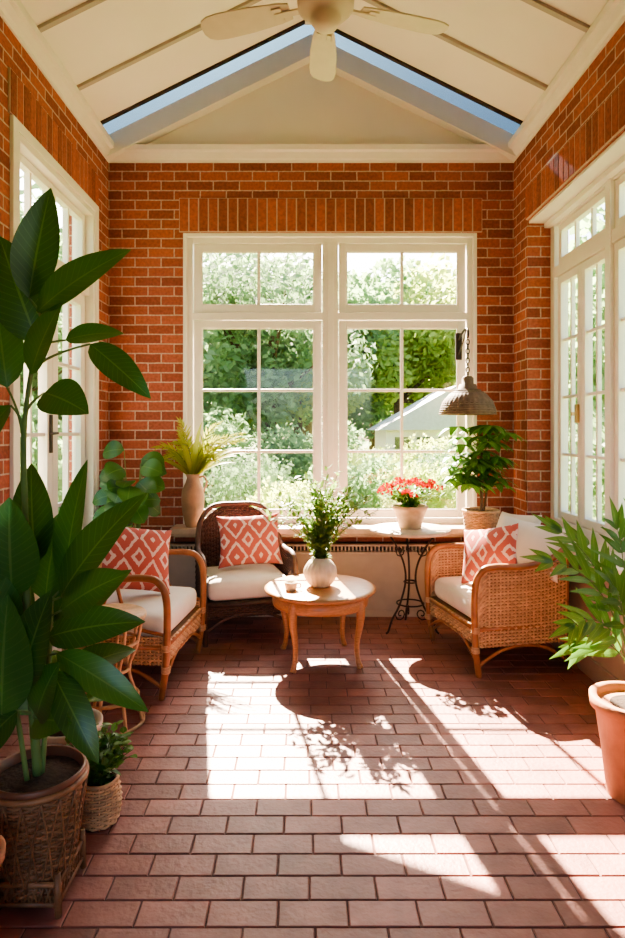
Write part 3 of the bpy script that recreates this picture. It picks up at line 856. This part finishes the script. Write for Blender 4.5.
for i in range(40):
    a=R(0,6.28);z=.42+R(0,.46);r=R(.06,.24);c=V((math.cos(a)*r-.02,math.sin(a)*r*.65,z+.03))
    stem(mb,(0,0,z-.1),c,.0035,1,.1)
    for k in range(7):
        b=a+k*6.28/7;d=V((math.cos(b),math.sin(b)*.8,-.45))
        t=c+d*R(.13,.19)
        t.x=max(-.32,min(.32,t.x))
        if t.y>.24:t.y=.24
        mb.leaf(c,t,.06,(0,0,1),.18,0,6,.2,0)
mb.build('foliage',[M_L_mid,M_twig],bk)

tv=empty('ribbed_vase_with_greenery',(.10,4.06,.476))
mb=MB()
pf=[(.045,0),(.05,.004)]+[(.045+.062*math.sin(math.pi*(.08+.8*i/12))**.9,.006+.165*i/12) for i in range(13)]+[(.05,.178),(.055,.19),(.048,.19),(.042,.175)]
mb.lathe(pf,n=80,rib=lambda a,z:.03*math.cos(20*a) if .01<z<.165 else 0)
mb.build('vase',[M_cer],tv)
mb=MB()
for i in range(54):
    a=R(0,6.28);f=R(.1,1);tip=V((math.cos(a)*.37*f+.02,math.sin(a)*.28*f,.28+.46*(1-.50*f*f)*R(.65,1.05)))
    p=stem(mb,(0,0,.12),tip,.0028,1,.12)
    for k in range(30):
        q=p[1+int(k*6.9/30)]+V((R(-.012,.012),R(-.012,.012),R(-.02,.02)))
        if q.z<.17: continue
        d=V((R(-1,1),R(-1,1),R(-.2,.9))).normalized()
        mb.leaf(q,q+d*R(.035,.07),.024,(0,0,1),.1,0,4,.15,0)
mb.build('stems',[M_L_olive,M_stem],tv)
cupo=MB()
cupo.lathe([(.028,0),(.035,.004),(.042,.045),(.043,.052),(.039,.052),(.036,.012),(.001,.01)],n=30)
cupo.tube(cr([(.04,0,.042),(.06,0,.04),(.06,0,.018),(.037,0,.014)],4),.004,6)
o=cupo.build('tea_cup',[M_cer]);o.location=(-.09,3.97,.476)

st=empty('rattan_side_table',(-1.0,3.17,0))
mb=MB()
mb.lathe([(.001,.535),(.175,.535),(.185,.545),(.185,.558),(.175,.565),(.001,.565)],n=44,mat=0)
for k in range(8):
    a=k*math.pi/4;c,s=math.cos(a),math.sin(a)
    p=cr([(.165,.535),(.14,.40),(.10,.28),(.14,.14),(.17,.006)],6);mb.tube([(q[0]*c,q[0]*s,q[1]) for q in p],.009,6,0)
for z,r in ((.52,.168),(.28,.10),(.012,.17),(.42,.145),(.14,.142)):
    mb.tube([(math.cos(t)*r,math.sin(t)*r,z) for t in [i*math.pi/20 for i in range(40)]],.009,6,0,closed=True)
mb.build('frame',[M_cane],st)

pl=empty('pendant_lamp',(1.27,4.84,1.62))
mb=MB()
pf=[(.03,.30),(.045,.285),(.045,.24),(.065,.235),(.075,.20),(.14,.16),(.19,.10),(.21,.04),(.213,0),(.205,0),(.185,.095),(.135,.15),(.06,.20)]
mb.lathe(pf,n=96,rib=lambda a,z:.02*math.cos(32*a) if z<.19 else 0)
for i in range(12):
    t=i/11; z=.19*(1-t)+.004*t
    r=(.095+.118*math.sin(t*math.pi/2)**.9)
    mb.tube([((r+.004)*math.cos(q),(r+.004)*math.sin(q),z) for q in [k*math.pi/24 for k in range(48)]],.0042,5,0,closed=True)
mb.lathe([(.001,.08),(.02,.07),(.03,.04),(.03,.03),(.02,.0),(.001,-.005)],n=20,mat=1,c=(0,0,.03))
for i in range(8):
    z=.315+i*.036;
    mb.tube([((.013*math.cos(t) if i%2 else 0),(0 if i%2 else .013*math.cos(t)),z+.022*math.sin(t)) for t in [k*math.pi/6 for k in range(12)]],.0045,5,2,closed=True)
mb.tube(cr([(0,0,.60),(0,-.012,.63),(0,.0,.66),(0,.06,.68),(0,.18,.66),(0,.286,.62)],6),.009,8,2)
mb.tube(cr([(0,.286,.50),(0,.20,.55),(0,.10,.62),(0,.05,.665)],5),.005,6,2)
mb.box(-.025,.025,.275,.299,.46,.68,2)
mb.build('shade_and_bracket',[M_lamp,M_cer,M_iron],pl)

# ---------------------------------------------------------------- outside
mb=MB();mb.add([(-60,5.4,-.15),(60,5.4,-.15),(60,90,-.15),(-60,90,-.15)],[(0,1,2,3)],0,False)
mb.add([(-60,-40,-.15),(-2.2,-40,-.15),(-2.2,5.4,-.15),(-60,5.4,-.15)],[(0,1,2,3)],0,False)
mb.add([(2.3,-40,-.15),(60,-40,-.15),(60,5.4,-.15),(2.3,5.4,-.15)],[(0,1,2,3)],0,False)
mb.build('lawn',[M_grass])
def treemesh(seed,n,H,rad,mats,leafs,trunk=True):
    random.seed(seed);mb=MB()
    blobs=[(V((R(-rad,rad)*.6,R(-rad,rad)*.6,H*R(.30,.85) if trunk else H*R(.25,.7))),rad*R(.35,.6)) for _ in range(14)]
    for i in range(n):
        c,r=random.choice(blobs)
        d=V((random.gauss(0,1),random.gauss(0,1),random.gauss(0,1))).normalized()
        p=c+d*r*random.random()**.35; p.z=max(.05,p.z)
        a=V((R(-1,1),R(-1,1),R(-1,1))).normalized();b=a.orthogonal().normalized();s=leafs*R(.6,1.3)
        mb.add([p-a*s*.5,p+b*s*.3,p+a*s*.5,p-b*s*.3],[(0,1,2,3)],0,False,[(.3,0),(.2,.5),(.3,1),(.4,.5)])
    if trunk:
        mb.tube([(0,0,0),(R(-.2,.2),R(-.2,.2),H*.4),(R(-.4,.4),0,H*.8)],[.22,.15,.05],8,1)
        for k in range(5):
            c,r=blobs[k];mb.tube([(0,0,H*.35),tuple(c)],[.09,.02],6,1)
    me=mb.build('garden_tree' if trunk else 'garden_shrub',mats)
    return me
def inst(o,places):
    for i,(x,y,s,rz) in enumerate(places):
        q=o if i==0 else o.copy()
        if i: S.collection.objects.link(q)
        q.location=(x,y,-.15);q.scale=(s,s,s);q.rotation_euler=(0,0,rz)
t1=treemesh(1,9000,6.5,2.6,[M_tree1,M_bark],.26)
inst(t1,[(-4.5,17,1.0,0),(-1.2,20,1.15,1),(-7.5,21,1.2,2),(1.2,26,1.2,3),(-3.0,25,1.4,4),(-8,14,1.,2.2),(3.5,31,1.5,2),(-12,24,1.5,5),(-5.0,10.0,.85,1.5),(8.6,13,.95,.4),(5.9,9.8,.85,2.6),(-6.4,12.5,1.0,.6)])
t2=treemesh(2,9000,6.5,2.6,[M_tree2,M_bark],.26)
inst(t2,[(4.2,27,1.3,0),(9.0,23,1.25,1),(-.4,23,.95,2.5),(11,27,1.4,4),(7.0,31,1.6,5),(0,33,1.6,1.5),(13,20,1.2,.5),(10,9,1,.3),(-9,6,1,.7)])
s1=treemesh(3,4000,1.9,1.3,[M_tree1,M_bark],.14,False)
inst(s1,[(-2.6,9.5,.8,0),(-1.0,10.5,.7,1),(.9,11,.65,2),(-4,11,1,3),(-2.2,14,1.2,4),(.2,15,1.,2),(3.0,12.5,.75,1),(-4.2,7.6,1.1,2),(4.3,7.4,1.1,1)])
s2=treemesh(4,4000,1.9,1.3,[M_tree2,M_bark],.14,False)
inst(s2,[(2.0,10.2,.62,0),(3.8,11.5,.85,1),(5.5,14,1.0,3),(1.4,13.5,.7,.5),(-.2,8.8,.5,2.2),(3.2,15.2,.8,2)])
random.seed(11)
gh=MB()
gx0,gx1,gy0,gy1=2.3,5.6,17.6,20.4
gh.box(gx0,gx1,gy0,gy1,-.15,1.55,0)
gh.prism([(gx0-.25,1.5),((gx0+gx1)/2+.3,2.75),(gx1+.25,1.5)],'y',gy0-.25,gy1+.25,1)
for i in range(5): gh.box(gx0+.25+i*.62,gx0+.70+i*.62,gy0-.02,gy0+.02,.5,1.3,2)
gh.build('garden_house',[M_white,M_roofg,M_sky])
mb=MB()
z=3.5
mb.prism([(-1.85,5.32),(-1.85,6.9),(-.99,6.45),(.425,5.72),(1.2,5.32)],'z',z,z+.012)  # added slab above the view, blocks sun to slant the floor patch's edge
mb.build('added_sun_blocker',[M_cush])

# ---------------------------------------------------------------- light
w=bpy.data.worlds.new('sky');S.world=w;w.use_nodes=True;nt=w.node_tree
sk=nt.nodes.new('ShaderNodeTexSky');sk.sky_type='NISHITA';sk.sun_disc=False
sk.sun_elevation=math.radians(41);sk.sun_rotation=math.radians(-8);sk.air_density=1;sk.dust_density=3.0;sk.ozone_density=.6
bg=nt.nodes['Background'];nt.links.new(sk.outputs[0],bg.inputs[0]);bg.inputs[1].default_value=.46
sd=bpy.data.lights.new('sun','SUN');sd.energy=60;sd.angle=math.radians(.5);sd.color=(1,.82,.63)
so=bpy.data.objects.new('sun',sd);S.collection.objects.link(so);so.location=(-2,16,12)
so.rotation_euler=V((.20,-1.13,-1)).to_track_quat('-Z','Y').to_euler()
def portal(name,loc,d,sx,sy):
    l=bpy.data.lights.new(name,'AREA');l.shape='RECTANGLE';l.size=sx;l.size_y=sy;l.cycles.is_portal=True
    o=bpy.data.objects.new(name,l);S.collection.objects.link(o);o.location=loc;o.rotation_euler=V(d).to_track_quat('-Z','Y').to_euler()
portal('portal_back',(.2,5.33,1.9),(0,-1,0),2.45,2.5)
portal('portal_left',(-1.83,4.1,1.6),(1,0,0),1.4,3.2)
portal('portal_right',(2.05,3.45,1.95),(-1,0,0),2.8,2.4)
portal('portal_front',(.05,-1.82,1.35),(0,1,0),2.5,2.7)
portal('portal_sky_l',(-.8,4.9,4.35),(.4,0,-.9),1.9,.4)
portal('portal_sky_r',(.9,4.9,4.35),(-.4,0,-.9),1.9,.4)

cam=bpy.data.cameras.new('camera');co=bpy.data.objects.new('camera',cam);S.collection.objects.link(co)
co.location=(0,0,1.5);co.rotation_euler=(math.radians(90),0,0)
cam.sensor_fit='HORIZONTAL';cam.sensor_width=36;cam.lens=36*620/625
cam.shift_x=7.5/625;cam.shift_y=-39/625;cam.clip_start=.05;cam.clip_end=300
S.camera=co
S.view_settings.view_transform='AgX'
try: S.view_settings.look='AgX - Medium High Contrast'
except Exception as ex: print(ex)
S.view_settings.exposure=.95
